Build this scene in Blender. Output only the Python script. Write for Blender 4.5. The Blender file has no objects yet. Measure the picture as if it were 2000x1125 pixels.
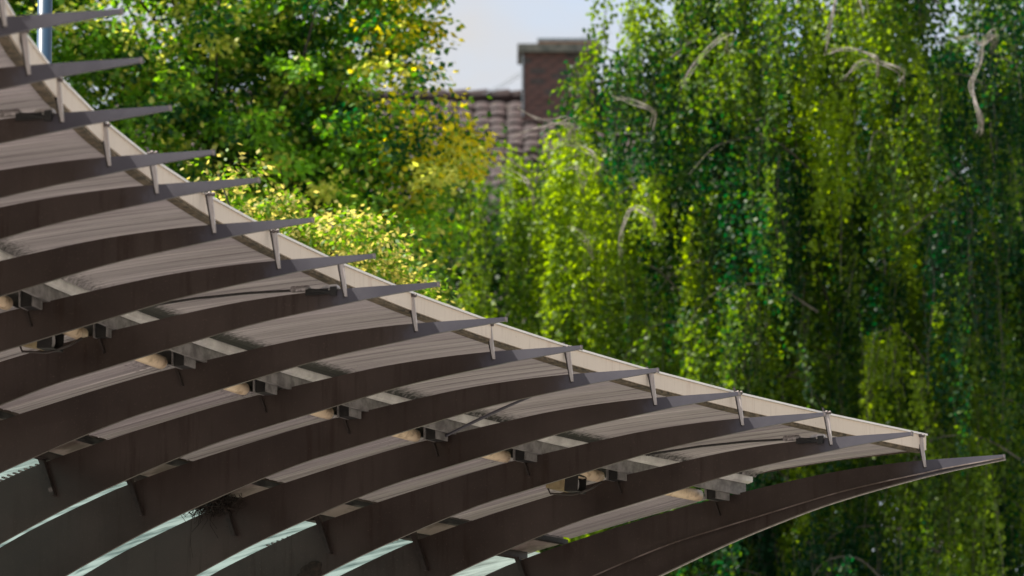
import bpy, bmesh, math, random
import numpy as np
from mathutils import Vector, Matrix

# ------------------------------------------------------------------ camera, sky, sun
scene = bpy.context.scene
col = scene.collection
R = math.radians
CAMZ = 1.6
F_PX, PITCH = 12000.0, 0.1814            # focal length in photo pixels (2000 wide), upward tilt
cam_d = bpy.data.cameras.new('camera')
cam_d.sensor_width = 36.0
cam_d.lens = 36.0 * F_PX / 2000.0
cam_d.clip_start = 0.5
cam_d.clip_end = 4000
cam_d.dof.use_dof = True
cam_d.dof.focus_distance = 45.5
cam_d.dof.aperture_fstop = 3.2
cam = bpy.data.objects.new('camera', cam_d)
cam.location = (0, 0, CAMZ)
cam.rotation_euler = (math.pi / 2 + PITCH, 0, 0)
col.objects.link(cam)
scene.camera = cam
scene.render.resolution_x, scene.render.resolution_y = 1024, 576

SUN_AZ, SUN_EL = R(-84), R(56)           # azimuth from +Y towards +X
world = bpy.data.worlds.new('World')
scene.world = world
world.use_nodes = True
wn, wl = world.node_tree.nodes, world.node_tree.links
wn.clear()
w_out = wn.new('ShaderNodeOutputWorld')
w_bg = wn.new('ShaderNodeBackground')
w_bg.inputs['Strength'].default_value = 0.10
w_sky = wn.new('ShaderNodeTexSky')
w_sky.sky_type = 'NISHITA'
w_sky.sun_disc = False
w_sky.sun_elevation = SUN_EL
w_sky.sun_rotation = SUN_AZ
w_tc = wn.new('ShaderNodeTexCoord')
w_map = wn.new('ShaderNodeMapping')
w_map.inputs['Scale'].default_value = (1, 1, 2.2)
w_map.inputs['Location'].default_value = (0.35, 0.1, 0.2)
w_no = wn.new('ShaderNodeTexNoise')
w_no.inputs['Scale'].default_value = 21.0
w_no.inputs['Detail'].default_value = 5
w_no.inputs['Roughness'].default_value = 0.55
w_cr = wn.new('ShaderNodeValToRGB')
w_cr.color_ramp.elements[0].position = 0.36
w_cr.color_ramp.elements[0].color = (0.55, 0.55, 0.55, 1)
w_cr.color_ramp.elements[1].position = 0.62
w_cr.color_ramp.elements[1].color = (1, 1, 1, 1)
w_mix = wn.new('ShaderNodeMixRGB')
w_mix.inputs['Color2'].default_value = (3.15, 3.12, 3.15, 1)      # bright cloud
wl.new(w_tc.outputs['Generated'], w_map.inputs['Vector'])
wl.new(w_map.outputs['Vector'], w_no.inputs['Vector'])
wl.new(w_no.outputs['Fac'], w_cr.inputs['Fac'])
wl.new(w_cr.outputs['Color'], w_mix.inputs['Fac'])
wl.new(w_sky.outputs['Color'], w_mix.inputs['Color1'])
wl.new(w_mix.outputs['Color'], w_bg.inputs['Color'])
wl.new(w_bg.outputs['Background'], w_out.inputs['Surface'])

sun_d = bpy.data.lights.new('sun', 'SUN')
sun_d.energy = 5.0
sun_d.angle = R(0.55)
sun_d.color = (1.0, 0.94, 0.84)
sun = bpy.data.objects.new('sun', sun_d)
to_sun = Vector((math.sin(SUN_AZ) * math.cos(SUN_EL), math.cos(SUN_AZ) * math.cos(SUN_EL), math.sin(SUN_EL)))
sun.rotation_euler = to_sun.to_track_quat('Z', 'Y').to_euler()
sun.location = (-30, 30, 60)
col.objects.link(sun)

scene.view_settings.view_transform = 'Standard'
scene.view_settings.look = 'None'
scene.view_settings.exposure = 1.2
scene.view_settings.gamma = 1.0
scene.view_settings.use_curve_mapping = False

# ------------------------------------------------------------------ helpers
CP, SP = math.cos(PITCH), math.sin(PITCH)
def ray(px, py):
    x = (px - 1000) / F_PX
    u = (562.5 - py) / F_PX
    return np.array([x, CP - SP * u, SP + CP * u])
def at_z(px, py, z):                     # photo pixel on the level plane z
    r = ray(px, py)
    return np.array([0, 0, CAMZ]) + r * (z - CAMZ) / r[2]
def at_y(px, py, y):                     # photo pixel at ground distance y
    r = ray(px, py)
    return np.array([0, 0, CAMZ]) + r * y / r[1]

def mat(name, build):
    m = bpy.data.materials.new(name)
    m.use_nodes = True
    nt = m.node_tree
    nt.nodes.clear()
    out = nt.nodes.new('ShaderNodeOutputMaterial')
    sh = build(nt.nodes, nt.links)
    nt.links.new(sh, out.inputs['Surface'])
    return m

def noise(n, l, scale, stretch=(1, 1, 1), detail=4, rough=0.6, coord='Object', vary=False):
    tc = n.new('ShaderNodeTexCoord')
    mp = n.new('ShaderNodeMapping')
    mp.inputs['Scale'].default_value = stretch
    if vary:
        oi = n.new('ShaderNodeObjectInfo'); vm = n.new('ShaderNodeVectorMath'); vm.operation = 'SCALE'
        vm.inputs[0].default_value = (37, 53, 19); l.new(oi.outputs['Random'], vm.inputs['Scale']); l.new(vm.outputs['Vector'], mp.inputs['Location'])
    if coord in ('Object', 'Generated'):
        l.new(tc.outputs[coord], mp.inputs['Vector'])
    else:
        at_ = n.new('ShaderNodeAttribute'); at_.attribute_name = coord
        l.new(at_.outputs['Vector'], mp.inputs['Vector'])
    t = n.new('ShaderNodeTexNoise')
    t.inputs['Scale'].default_value = scale
    t.inputs['Detail'].default_value = detail
    t.inputs['Roughness'].default_value = rough
    l.new(mp.outputs['Vector'], t.inputs['Vector'])
    return t.outputs['Fac']

def ramp(n, l, fac, stops):
    r = n.new('ShaderNodeValToRGB')
    e = r.color_ramp.elements
    while len(e) < len(stops):
        e.new(0.5)
    for k, (p, c) in enumerate(stops):
        e[k].position = p
        e[k].color = (*c, 1)
    l.new(fac, r.inputs['Fac'])
    return r.outputs['Color']

def mixc(n, l, fac, a, b):
    m = n.new('ShaderNodeMixRGB')
    for key, v in (('Fac', fac), ('Color1', a), ('Color2', b)):
        if isinstance(v, (tuple, list)):
            m.inputs[key].default_value = (*v, 1)
        elif isinstance(v, (int, float)):
            m.inputs[key].default_value = v
        else:
            l.new(v, m.inputs[key])
    return m.outputs['Color']

def principled(n, l, color, rough=0.6, metal=0.0, bump=None, bstr=0.2, spec=0.5):
    p = n.new('ShaderNodeBsdfPrincipled')
    if isinstance(color, (tuple, list)):
        p.inputs['Base Color'].default_value = (*color, 1)
    else:
        l.new(color, p.inputs['Base Color'])
    p.inputs['Roughness'].default_value = rough
    p.inputs['Metallic'].default_value = metal
    p.inputs['Specular IOR Level'].default_value = spec
    if bump is not None:
        b = n.new('ShaderNodeBump')
        b.inputs['Strength'].default_value = bstr
        b.inputs['Distance'].default_value = 0.01
        l.new(bump, b.inputs['Height'])
        l.new(b.outputs['Normal'], p.inputs['Normal'])
    return p.outputs['BSDF']

def speckled(name, c1, c2, scale=6, stretch=(1, 1, 1), rough=0.6, metal=0.0, lo=0.35, hi=0.65, spec=0.5, bstr=0.15):
    def b(n, l):
        f = noise(n, l, scale, stretch)
        return principled(n, l, ramp(n, l, f, [(lo, c1), (hi, c2)]), rough, metal, f, bstr, spec)
    return mat(name, b)

def rib_build(n, l):
    big = noise(n, l, 1.3, (1, 1, 1), 6, vary=True)
    streak = noise(n, l, 16, (1.0, 1.0, 0.07), 5, vary=True)
    where = noise(n, l, 0.9, (1, 1, 1), 3, vary=True)
    fine = noise(n, l, 70, (1, 1, 1), 3, vary=True)
    c = ramp(n, l, big, [(0.30, (0.036, 0.026, 0.0225)), (0.70, (0.068, 0.049, 0.042))])
    s = ramp(n, l, streak, [(0.52, (0, 0, 0)), (0.70, (1, 1, 1))])
    w_ = ramp(n, l, where, [(0.42, (.15, .15, .15)), (0.58, (1, 1, 1))])
    k = n.new('ShaderNodeMixRGB'); k.blend_type = 'MULTIPLY'; k.inputs['Fac'].default_value = 1
    l.new(s, k.inputs['Color1']); l.new(w_, k.inputs['Color2'])
    c = mixc(n, l, k.outputs['Color'], c, (0.030, 0.017, 0.012))
    f = ramp(n, l, fine, [(0.62, (0, 0, 0)), (0.80, (1, 1, 1))])
    c = mixc(n, l, f, c, (0.120, 0.088, 0.074))
    # paint turns paler and bluer beyond the roof edge
    tc = n.new('ShaderNodeTexCoord'); sx = n.new('ShaderNodeSeparateXYZ'); l.new(tc.outputs['Object'], sx.inputs[0])
    wob = n.new('ShaderNodeMath'); wob.operation = 'MULTIPLY_ADD'; l.new(noise(n, l, 5, detail=4), wob.inputs[0])
    wob.inputs[1].default_value = 0.5; l.new(sx.outputs['X'], wob.inputs[2])
    w = ramp(n, l, wob.outputs[0], [(0.0, (0, 0, 0)), (0.18, (.30, .30, .30)), (0.27, (.9, .9, .9)), (0.5, (1, 1, 1))])
    bl = ramp(n, l, big, [(0.3, (0.060, 0.057, 0.072)), (0.7, (0.092, 0.087, 0.106))])
    c = mixc(n, l, w, c, bl)
    sh = principled(n, l, c, 0.42, 0.0, fine, 0.06, 0.45)
    l.new(ramp(n, l, big, [(0.35, (.30, .30, .30)), (0.65, (.58, .58, .58))]), sh.node.inputs['Roughness'])
    return sh
M_RIB = mat('brown_steel_paint', rib_build)

def soffit_build(n, l):
    a = n.new('ShaderNodeAttribute'); a.attribute_name = 'dirt_shade'
    lines = noise(n, l, 30, (0.012, 1.0, 1.0), 3, coord='panel')
    blot = noise(n, l, 2.2, (0.35, 1, 1), 5, coord='panel')
    spk = noise(n, l, 30, (1, 1, 1), 4, coord='panel')
    c = ramp(n, l, lines, [(0.32, (0.35, 0.315, 0.325)), (0.52, (0.47, 0.43, 0.44)), (0.64, (0.58, 0.53, 0.53)), (0.70, (0.86, 0.81, 0.80))])  # palest stop paints in the light caught along seam edges
    b = ramp(n, l, blot, [(0.35, (0.72, 0.70, 0.70)), (0.65, (1, 1, 1))])
    m = n.new('ShaderNodeMixRGB'); m.blend_type = 'MULTIPLY'; m.inputs['Fac'].default_value = 0.8
    l.new(c, m.inputs['Color1']); l.new(b, m.inputs['Color2'])
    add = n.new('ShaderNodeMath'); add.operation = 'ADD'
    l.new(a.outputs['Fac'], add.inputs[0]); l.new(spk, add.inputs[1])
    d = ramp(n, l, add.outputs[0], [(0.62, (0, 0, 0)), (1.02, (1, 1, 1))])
    c = mixc(n, l, d, m.outputs['Color'], (0.010, 0.009, 0.008))  # near-black for mould and for the shadow beside the gutter, painted together
    return principled(n, l, c, 0.55, 0.0, lines, 0.05, 0.3)
M_SOFFIT = mat('weathered_soffit_sheet', soffit_build)

def fascia_build(n, l):
    st = noise(n, l, 55, (1, 1, 0.05), 4)
    st2 = noise(n, l, 7, (1, 1, 0.12), 4)
    sp = noise(n, l, 50, (1, 1, 0.4), 3)
    c = ramp(n, l, st, [(0.22, (0.58, 0.485, 0.40)), (0.46, (0.70, 0.60, 0.50))])
    r = ramp(n, l, st2, [(0.58, (0, 0, 0)), (0.78, (1, 1, 1))])
    c = mixc(n, l, r, c, (0.58, 0.45, 0.36))
    s = ramp(n, l, sp, [(0.68, (0, 0, 0)), (0.78, (1, 1, 1))])
    c = mixc(n, l, s, c, (0.36, 0.29, 0.22))
    return principled(n, l, c, 0.6, 0.0, st, 0.05, 0.3)
M_FASCIA = mat('streaked_cream_fascia', fascia_build)
M_RIM = speckled('pale_rim', (0.78, 0.74, 0.69), (0.86, 0.83, 0.79), 10, rough=0.5)  # lighter base colour carries the sun-grazed glint of the top edge
M_STRIP = speckled('mossy_dark_seal', (0.035, 0.028, 0.018), (0.16, 0.12, 0.075), 22, rough=0.85)
M_HANGER = speckled('pale_hanger_steel', (0.38, 0.33, 0.31), (0.60, 0.55, 0.52), 30, (1, 1, .3), 0.45)
M_BOLT = speckled('grimy_bolt', (0.07, 0.06, 0.06), (0.22, 0.18, 0.17), 60, rough=0.5, metal=0.4)
M_GUTTER = speckled('grey_gutter_metal', (0.13, 0.12, 0.115), (0.26, 0.245, 0.235), 12, (1, 1, 1), 0.55, lo=.36, hi=.6)
M_LIP = speckled('pale_gutter_lip', (0.58, 0.55, 0.53), (0.82, 0.79, 0.76), 9, (1, 1, 1), 0.5, lo=.30, hi=.60)
M_PIPE = speckled('beige_pipe', (0.42, 0.29, 0.17), (0.84, 0.66, 0.46), 13, (1, 1, 1), 0.35, lo=.30, hi=.48)
M_BLACK = speckled('black_block', (0.008, 0.008, 0.008), (0.022, 0.020, 0.018), 20, rough=0.6)
M_DARKSTEEL = speckled('dark_bracket_steel', (0.020, 0.015, 0.013), (0.045, 0.032, 0.028), 20, rough=0.5)
M_PURLIN = speckled('brown_grey_purlin', (0.10, 0.075, 0.06), (0.26, 0.21, 0.19), 3.5, rough=0.6, lo=.42, hi=.58)
M_ROOF = speckled('grey_roof_sheet', (0.22, 0.21, 0.20), (0.36, 0.34, 0.32), 5, rough=0.6)
M_COLUMN = speckled('column_steel', (0.045, 0.035, 0.032), (0.07, 0.055, 0.05), 6)
M_CABLE = speckled('black_cable', (0.015, 0.013, 0.013), (0.035, 0.03, 0.03), 30)
M_CLAMP = speckled('dusty_clamp', (0.10, 0.085, 0.08), (0.46, 0.42, 0.41), 45, rough=0.5)
M_TWIG = speckled('nest_twigs', (0.012, 0.009, 0.007), (0.040, 0.028, 0.020), 30, rough=0.9)
M_HOUSING = speckled('olive_housing', (0.27, 0.21, 0.11), (0.42, 0.34, 0.19), 14, rough=0.4)
M_LENS = speckled('lamp_lens', (0.006, 0.006, 0.008), (0.012, 0.012, 0.014), 8, rough=0.12)
M_REFL = speckled('lamp_reflector', (0.55, 0.53, 0.52), (0.75, 0.73, 0.72), 20, rough=0.3, metal=0.3)
M_BLUE = speckled('blue_mast_paint', (0.016, 0.050, 0.095), (0.026, 0.070, 0.13), 5, (1, 1, .3), 0.4)

def glass_build(n, l):
    st = noise(n, l, 10, (0.05, 1.2, 1), 4)
    c = ramp(n, l, st, [(0.34, (0.040, 0.062, 0.060)), (0.60, (0.145, 0.190, 0.182))])
    d = n.new('ShaderNodeBsdfTranslucent'); l.new(c, d.inputs['Color'])
    t = n.new('ShaderNodeBsdfTransparent'); l.new(c, t.inputs['Color'])
    g = n.new('ShaderNodeBsdfGlossy'); g.inputs['Roughness'].default_value = 0.15
    m1 = n.new('ShaderNodeMixShader'); m1.inputs[0].default_value = 0.08
    l.new(d.outputs[0], m1.inputs[1]); l.new(t.outputs[0], m1.inputs[2])
    fr = n.new('ShaderNodeFresnel'); fr.inputs['IOR'].default_value = 1.4
    m2 = n.new('ShaderNodeMixShader'); l.new(fr.outputs[0], m2.inputs[0])
    l.new(m1.outputs[0], m2.inputs[1]); l.new(g.outputs[0], m2.inputs[2])
    return m2.outputs[0]
M_GLASS = mat('frosted_teal_glass', glass_build)

def leaf_mat(name, trans=0.5, gloss=0.022):
    def b(n, l):
        a = n.new('ShaderNodeAttribute'); a.attribute_name = 'tint'
        d = n.new('ShaderNodeBsdfDiffuse'); l.new(a.outputs['Color'], d.inputs['Color'])
        hs = n.new('ShaderNodeHueSaturation')
        hs.inputs['Hue'].default_value = 0.484
        hs.inputs['Saturation'].default_value = 1.2
        hs.inputs['Value'].default_value = 2.25
        l.new(a.outputs['Color'], hs.inputs['Color'])
        t = n.new('ShaderNodeBsdfTranslucent'); l.new(hs.outputs['Color'], t.inputs['Color'])
        m = n.new('ShaderNodeMixShader'); m.inputs[0].default_value = trans
        l.new(d.outputs[0], m.inputs[1]); l.new(t.outputs[0], m.inputs[2])
        g = n.new('ShaderNodeBsdfGlossy'); g.inputs['Roughness'].default_value = 0.5
        m2 = n.new('ShaderNodeMixShader'); m2.inputs[0].default_value = gloss
        l.new(m.outputs[0], m2.inputs[1]); l.new(g.outputs[0], m2.inputs[2])
        return m2.outputs[0]
    return mat(name, b)
M_LEAF = leaf_mat('thin_leaves')
M_BARK = speckled('grey_bark', (0.05, 0.042, 0.036), (0.16, 0.14, 0.12), 7, (1, 1, .25), 0.9)
M_DARKBARK = speckled('dark_bark', (0.018, 0.014, 0.012), (0.045, 0.036, 0.03), 6, (1, 1, .25), 0.9)
M_BIRCHTWIG = speckled('pale_dry_twigs', (0.22, 0.19, 0.175), (0.44, 0.39, 0.365), 12, rough=0.8)
M_BRICK = speckled('chimney_brick', (0.075, 0.042, 0.042), (0.15, 0.080, 0.070), 5, rough=0.9)
M_MORTAR = speckled('chimney_mortar', (0.055, 0.045, 0.045), (0.10, 0.085, 0.08), 12, rough=0.95)
M_CAP = speckled('chimney_cap', (0.09, 0.10, 0.09), (0.22, 0.21, 0.18), 8, rough=0.9)
M_CAPTILE = speckled('terracotta_slab', (0.25, 0.12, 0.07), (0.36, 0.19, 0.11), 8, rough=0.9)
M_LEAD = speckled('blue_grey_flashing', (0.20, 0.24, 0.27), (0.30, 0.34, 0.37), 8, rough=0.5)
M_TILE = speckled('old_roof_tile', (0.016, 0.012, 0.014), (0.050, 0.029, 0.029), 2.5, rough=0.85)
M_TILEBASE = speckled('roof_battens', (0.03, 0.022, 0.02), (0.06, 0.045, 0.04), 4, rough=0.9)
M_PLASTER = speckled('house_plaster', (0.45, 0.40, 0.33), (0.58, 0.52, 0.44), 3, rough=0.9)
M_PANE = speckled('house_pane', (0.02, 0.025, 0.03), (0.04, 0.045, 0.05), 3, rough=0.1)
M_WOOD = speckled('window_wood', (0.30, 0.27, 0.23), (0.42, 0.39, 0.34), 6, rough=0.7)
def ground_build(n, l):
    f = noise(n, l, 0.09, detail=6); g = noise(n, l, 3.0, detail=5)
    grass = ramp(n, l, g, [(0.35, (0.045, 0.07, 0.02)), (0.65, (0.10, 0.13, 0.04))])
    grav = ramp(n, l, g, [(0.35, (0.20, 0.18, 0.155)), (0.65, (0.34, 0.31, 0.27))])
    sel = ramp(n, l, f, [(0.46, (0, 0, 0)), (0.56, (1, 1, 1))])
    return principled(n, l, mixc(n, l, sel, grav, grass), 0.95, 0, g, 0.4)
M_GROUND = mat('gravel_and_grass', ground_build)
M_PAVE = speckled('warm_concrete', (0.23, 0.207, 0.198), (0.31, 0.282, 0.27), 1.2, rough=0.85)

def link(o, parent=None):
    col.objects.link(o)
    if parent is not None:
        o.parent = parent
    return o
def mesh_obj(name, verts, faces, m, parent=None, smooth=False, loc=None):
    me = bpy.data.meshes.new(name)
    me.from_pydata([tuple(map(float, v)) for v in verts], [], faces)
    me.materials.append(m)
    if smooth:
        me.polygons.foreach_set('use_smooth', [True] * len(me.polygons))
    me.update()
    o = bpy.data.objects.new(name, me)
    if loc is not None:
        o.location = loc
    return link(o, parent)
def empty(name, loc, label=None, cat=None, group=None):
    o = bpy.data.objects.new(name, None)
    o.location = tuple(map(float, loc))
    o.empty_display_size = 0.3
    col.objects.link(o)
    if label: tag(o, label, cat, group)
    return o
def tag(o, label, cat, group=None):
    o['label'] = label; o['category'] = cat
    if group: o['group'] = group
    return o

class MB:                                   # collects shapes into one mesh
    def __init__(s): s.v = []; s.f = []
    def add(s, verts, faces):
        k = len(s.v); s.v += [tuple(map(float, q)) for q in verts]
        s.f += [tuple(i + k for i in f) for f in faces]
        return s
    def box(s, c, size, rot=None):
        hx, hy, hz = size[0] / 2, size[1] / 2, size[2] / 2
        vs = [Vector((x, y, z)) for x in (-hx, hx) for y in (-hy, hy) for z in (-hz, hz)]
        if rot is not None: vs = [rot @ q for q in vs]
        return s.add([q + Vector(c) for q in vs], [(0, 1, 3, 2), (4, 6, 7, 5), (0, 4, 5, 1), (2, 3, 7, 6), (0, 2, 6, 4), (1, 5, 7, 3)])
    def hexa(s, b, t):                      # 4 bottom points, 4 top points
        return s.add(list(b) + list(t), [(3, 2, 1, 0), (4, 5, 6, 7), (0, 1, 5, 4), (1, 2, 6, 5), (2, 3, 7, 6), (3, 0, 4, 7)])
    def tube(s, pts, rad, n=8, caps=True):
        pts = [Vector(p) for p in pts]
        if not hasattr(rad, '__len__'): rad = [rad] * len(pts)
        k0 = len(s.v)
        ref = None
        for i, p in enumerate(pts):
            d = (pts[min(i + 1, len(pts) - 1)] - pts[max(i - 1, 0)]).normalized()
            if ref is None:
                ref = d.orthogonal().normalized()
            u = (ref - d * ref.dot(d)).normalized(); ref = u
            w = d.cross(u)
            for j in range(n):
                a = 2 * math.pi * j / n
                s.v.append(tuple(p + (u * math.cos(a) + w * math.sin(a)) * rad[i]))
        for i in range(len(pts) - 1):
            for j in range(n):
                a = k0 + i * n + j; b = k0 + i * n + (j + 1) % n
                s.f.append((a, b, b + n, a + n))
        if caps:
            s.f.append(tuple(k0 + j for j in reversed(range(n))))
            s.f.append(tuple(k0 + (len(pts) - 1) * n + j for j in range(n)))
        return s
    def build(s, name, m, parent=None, smooth=False, loc=None):
        return mesh_obj(name, s.v, s.f, m, parent, smooth, loc)

def catmull(pts, n):
    pts = [Vector(p) for p in pts]
    out = []
    P = [pts[0] * 2 - pts[1]] + pts + [pts[-1] * 2 - pts[-2]]
    for i in range(1, len(P) - 2):
        for j in range(n):
            t = j / n
            a, b, c, d = P[i - 1], P[i], P[i + 1], P[i + 2]
            out.append(0.5 * ((2 * b) + (c - a) * t + (2 * a - 5 * b + 4 * c - d) * t * t + (3 * b - a - 3 * c + d) * t ** 3))
    out.append(pts[-1])
    return out

# ------------------------------------------------------------------ ground
def terrain_h(x, y):
    t = min(max((y - 50) / 70.0, 0), 1)
    t = t * t * (3 - 2 * t)
    return 11.0 * t + (0.35 * math.sin(x * 0.11) * math.cos(y * 0.07) if y > 52 else 0.0) * min(1, max(0, (y - 52) / 10))
gx = np.concatenate([np.linspace(-1500, -80, 8), np.linspace(-70, 70, 29), np.linspace(80, 1500, 8)])
gy = np.concatenate([np.linspace(-800, -40, 7), np.linspace(-30, 140, 43), np.linspace(160, 1800, 9)])
gv = [(x, y, terrain_h(x, y)) for y in gy for x in gx]
nx = len(gx)
gf = [(j * nx + i, j * nx + i + 1, (j + 1) * nx + i + 1, (j + 1) * nx + i) for j in range(len(gy) - 1) for i in range(nx - 1)]
g = mesh_obj('ground', gv, gf, M_GROUND, smooth=True)
g['kind'] = 'structure'
pv = MB().box((0, 22, 0.06), (44, 56, 0.12))
pl = pv.build('pavement', M_PAVE)
pl['kind'] = 'structure'

# ------------------------------------------------------------------ canopy
ZR = 7.33 + CAMZ                       # rib top at the hanger line
bot = [(59, 128), (124, 221), (216, 307), (309, 361), (421, 439), (547, 509), (677, 564), (815, 632), (966, 687),
       (1119, 731), (1282, 777), (1452, 817), (1625, 855), (1808, 899)]
PT = [at_z(x, y, ZR)[:2] for x, y in bot]
step = np.array([0.035, 1.20])
for _ in range(4):                      # the row goes on past the left border
    PT.insert(0, PT[0] - step)
PT = np.array(PT)
NR = len(PT)                            # index 17 = end rib
ang = [-0.45 + 0.15 * (NR - 1 - k) / 13.0 for k in range(NR)]
def P_at(k):
    i = np.clip(k, 0, NR - 1)
    base = np.array([np.interp(i, range(NR), SMO[:, 0]), np.interp(i, range(NR), SMO[:, 1])])
    if k > NR - 1: base = base + (SMO[-1] - SMO[-2]) * (k - NR + 1)
    a = np.interp(i, range(NR), ang)
    return base, np.array([math.cos(a), math.sin(a)])
# smoothed edge curve for roof sheets (ribs stay where they are measured)
cf = [np.polyfit(np.arange(NR), PT[:, i], 5) for i in (0, 1)]
SMO = np.stack([np.polyval(cf[i], np.arange(NR)) for i in (0, 1)], 1)
def W(k, s, z):                         # canopy coordinates: row position k, distance s outward along the rib, height z over the rib top
    b, d = P_at(k)
    return (b[0] + d[0] * s, b[1] + d[1] * s, ZR + z)

croot = empty('station_canopy', (PT[9][0] - 6.0, PT[9][1] + 1.6, 0.12),
              'long curved canopy of dark brown ribs under grey corrugated soffit with cream fascia', 'canopy')
CI = Matrix.Translation(-croot.location)
def cbuild(mb, name, m, parent=croot, smooth=False):      # world-coordinate mesh under the canopy
    off = croot.location
    mb.v = [(x - off.x, y - off.y, z - off.z) for x, y, z in mb.v]
    return mb.build(name, m, parent, smooth)

top_pts = [(.65, 0), (0, 0), (-.40, -.014), (-.80, -.045), (-1.2, -.098), (-1.6, -.160), (-1.99, -.224), (-2.5, -.330), (-3.04, -.455), (-3.42, -.555), (-3.8, -.675), (-4.6, -1.00), (-5.5, -1.52), (-6.4, -2.30)]
bot_pts = [(.65, -.026), (.1, -.084), (0, -.100), (-.40, -.154), (-.78, -.216), (-1.33, -.335), (-1.77, -.432), (-2.21, -.535), (-2.84, -.738), (-3.5, -.99), (-4.5, -1.47), (-5.5, -2.15), (-6.4, -3.1)]
def curve(pts):
    c = catmull([(p[0], 0, p[1]) for p in pts], 4)
    xs = np.array([q.x for q in c])[::-1]; zs = np.array([q.z for q in c])[::-1]
    return lambda s: np.interp(s, xs, zs)
ctop, cbot = curve(top_pts), curve(bot_pts)
SS = np.concatenate([np.linspace(.65, .0, 6), np.linspace(-.15, -6.4, 44)])
def blade(y0, y1, zt, zb):
    v = []; f = []
    for s in SS:
        v += [(s, y0, zt(s)), (s, y1, zt(s)), (s, y1, zb(s)), (s, y0, zb(s))]
    for i in range(len(SS) - 1):
        a = i * 4
        for j in range(4):
            f.append((a + j, a + (j + 1) % 4, a + 4 + (j + 1) % 4, a + 4 + j))
    f += [(3, 2, 1, 0), tuple(len(v) - 4 + j for j in range(4))]
    return v, f
TH = 0.012
rv, rf = blade(-TH, TH, ctop, cbot)
rib_me = bpy.data.meshes.new('rib'); rib_me.from_pydata(rv, [], rf); rib_me.materials.append(M_RIB)
# hanger: tapered strap with a darker web, foot lapping over the rib's near side
def hanger_mb():
    h = MB()
    h.hexa([(-.006, -TH - .012, -.055), (.012, -TH - .012, -.055), (.012, -TH - .0005, -.055), (-.006, -TH - .0005, -.055)],
           [(-.058, -TH - .012, .19), (-.016, -TH - .012, .19), (-.016, -TH - .0005, .19), (-.058, -TH - .0005, .19)])
    return h
def web_mb():
    h = MB()
    h.hexa([(-.011, -TH - .020, -.062), (-.0065, -TH - .020, -.062), (-.0065, -TH + .004 - .0045, -.062), (-.011, -TH - .0005, -.062)],
           [(-.070, -TH - .020, .232), (-.0585, -TH - .020, .232), (-.0585, -TH - .0005, .232), (-.070, -TH - .0005, .232)])
    return h
def bolt_mb():
    h = MB()
    h.tube([(-.058, -TH - .014, .196), (.004, -TH - .014, .190)], .008, 8)
    h.tube([(-.040, -TH - .014, .195), (-.024, -TH - .014, .193)], .015, 6)
    h.tube([(-.012, -TH - .014, .192), (.002, -TH - .014, .190)], .014, 6)
    return h
def clip_mb():                          # small stiffener under the pipe
    h = MB()
    h.hexa([(-1.762, -TH - .02, -.325), (-1.744, -TH - .02, -.325), (-1.744, -TH - .0005, -.325), (-1.762, -TH - .0005, -.325)],
           [(-1.805, -TH - .02, -.215), (-1.782, -TH - .02, -.215), (-1.782, -TH - .0005, -.215), (-1.805, -TH - .0005, -.215)])
    return h
def stiff_mb():
    h = MB()
    h.hexa([(-3.435, -TH - .045, -.83), (-3.405, -TH - .045, -.83), (-3.405, -TH - .0005, -.83), (-3.435, -TH - .0005, -.83)],
           [(-3.565, -TH - .045, -.50), (-3.520, -TH - .045, -.50), (-3.520, -TH - .0005, -.50), (-3.565, -TH - .0005, -.50)])
    return h
def cap_mb():
    h = MB(); h.box((.655, 0, -.014), (.009, TH * 2 + .008, .034)); return h
def as_mesh(mb, name, m):
    me = bpy.data.meshes.new(name); me.from_pydata(mb.v, [], mb.f); me.materials.append(m); me.update(); return me
parts_me = [('hanger', as_mesh(hanger_mb(), 'hanger', M_HANGER)), ('hanger_web', as_mesh(web_mb(), 'hanger_web', M_DARKSTEEL)),
            ('bolt', as_mesh(bolt_mb(), 'bolt', M_BOLT)), ('pipe_clip', as_mesh(clip_mb(), 'pipe_clip', M_DARKSTEEL)),
            ('stiffener', as_mesh(stiff_mb(), 'stiffener', M_DARKSTEEL)), ('end_cap', as_mesh(cap_mb(), 'end_cap', M_BOLT))]
ribs = []
for k in range(NR):
    o = link(bpy.data.objects.new('rib', rib_me), croot)
    o.location = Vector((PT[k][0], PT[k][1], ZR)) - croot.location
    o.rotation_euler = (0, 0, ang[k])
    ribs.append(o)
    for nm, me in parts_me:
        link(bpy.data.objects.new(nm, me), o)
# the end rib is a box: a deeper outer web joined by a sloping bottom plate
low_pts = [(.65, -.030), (0, -.120), (-.78, -.274), (-1.33, -.428), (-1.77, -.572), (-2.21, -.735), (-2.4, -.81), (-3.5, -1.29), (-4.5, -1.86), (-5.5, -2.62), (-6.4, -3.55)]
clow = curve(low_pts)
v, f = blade(TH + .002, TH + .03, lambda s: ctop(s) - .004, clow)
mesh_obj('outer_web', v, f, M_RIB, ribs[-1])['label'] = 'deeper dark web behind the last rib'
for zf, yo in ((clow, TH + .0305), (cbot, -TH - .0135)):
  v, f = [], []
  for s in SS:
    z = zf(s)
    v += [(s, yo, z - .005), (s, yo + .013, z - .005), (s, yo + .013, z + .003), (s, yo, z + .003)]
  for i in range(len(SS) - 1):
    for j in range(4):
        a = i * 4
        f.append((a + j, a + (j + 1) % 4, a + 4 + (j + 1) % 4, a + 4 + j))
  mesh_obj('edge_trim', v, f, M_HANGER if yo > 0 else M_PURLIN, ribs[-1])

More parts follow.
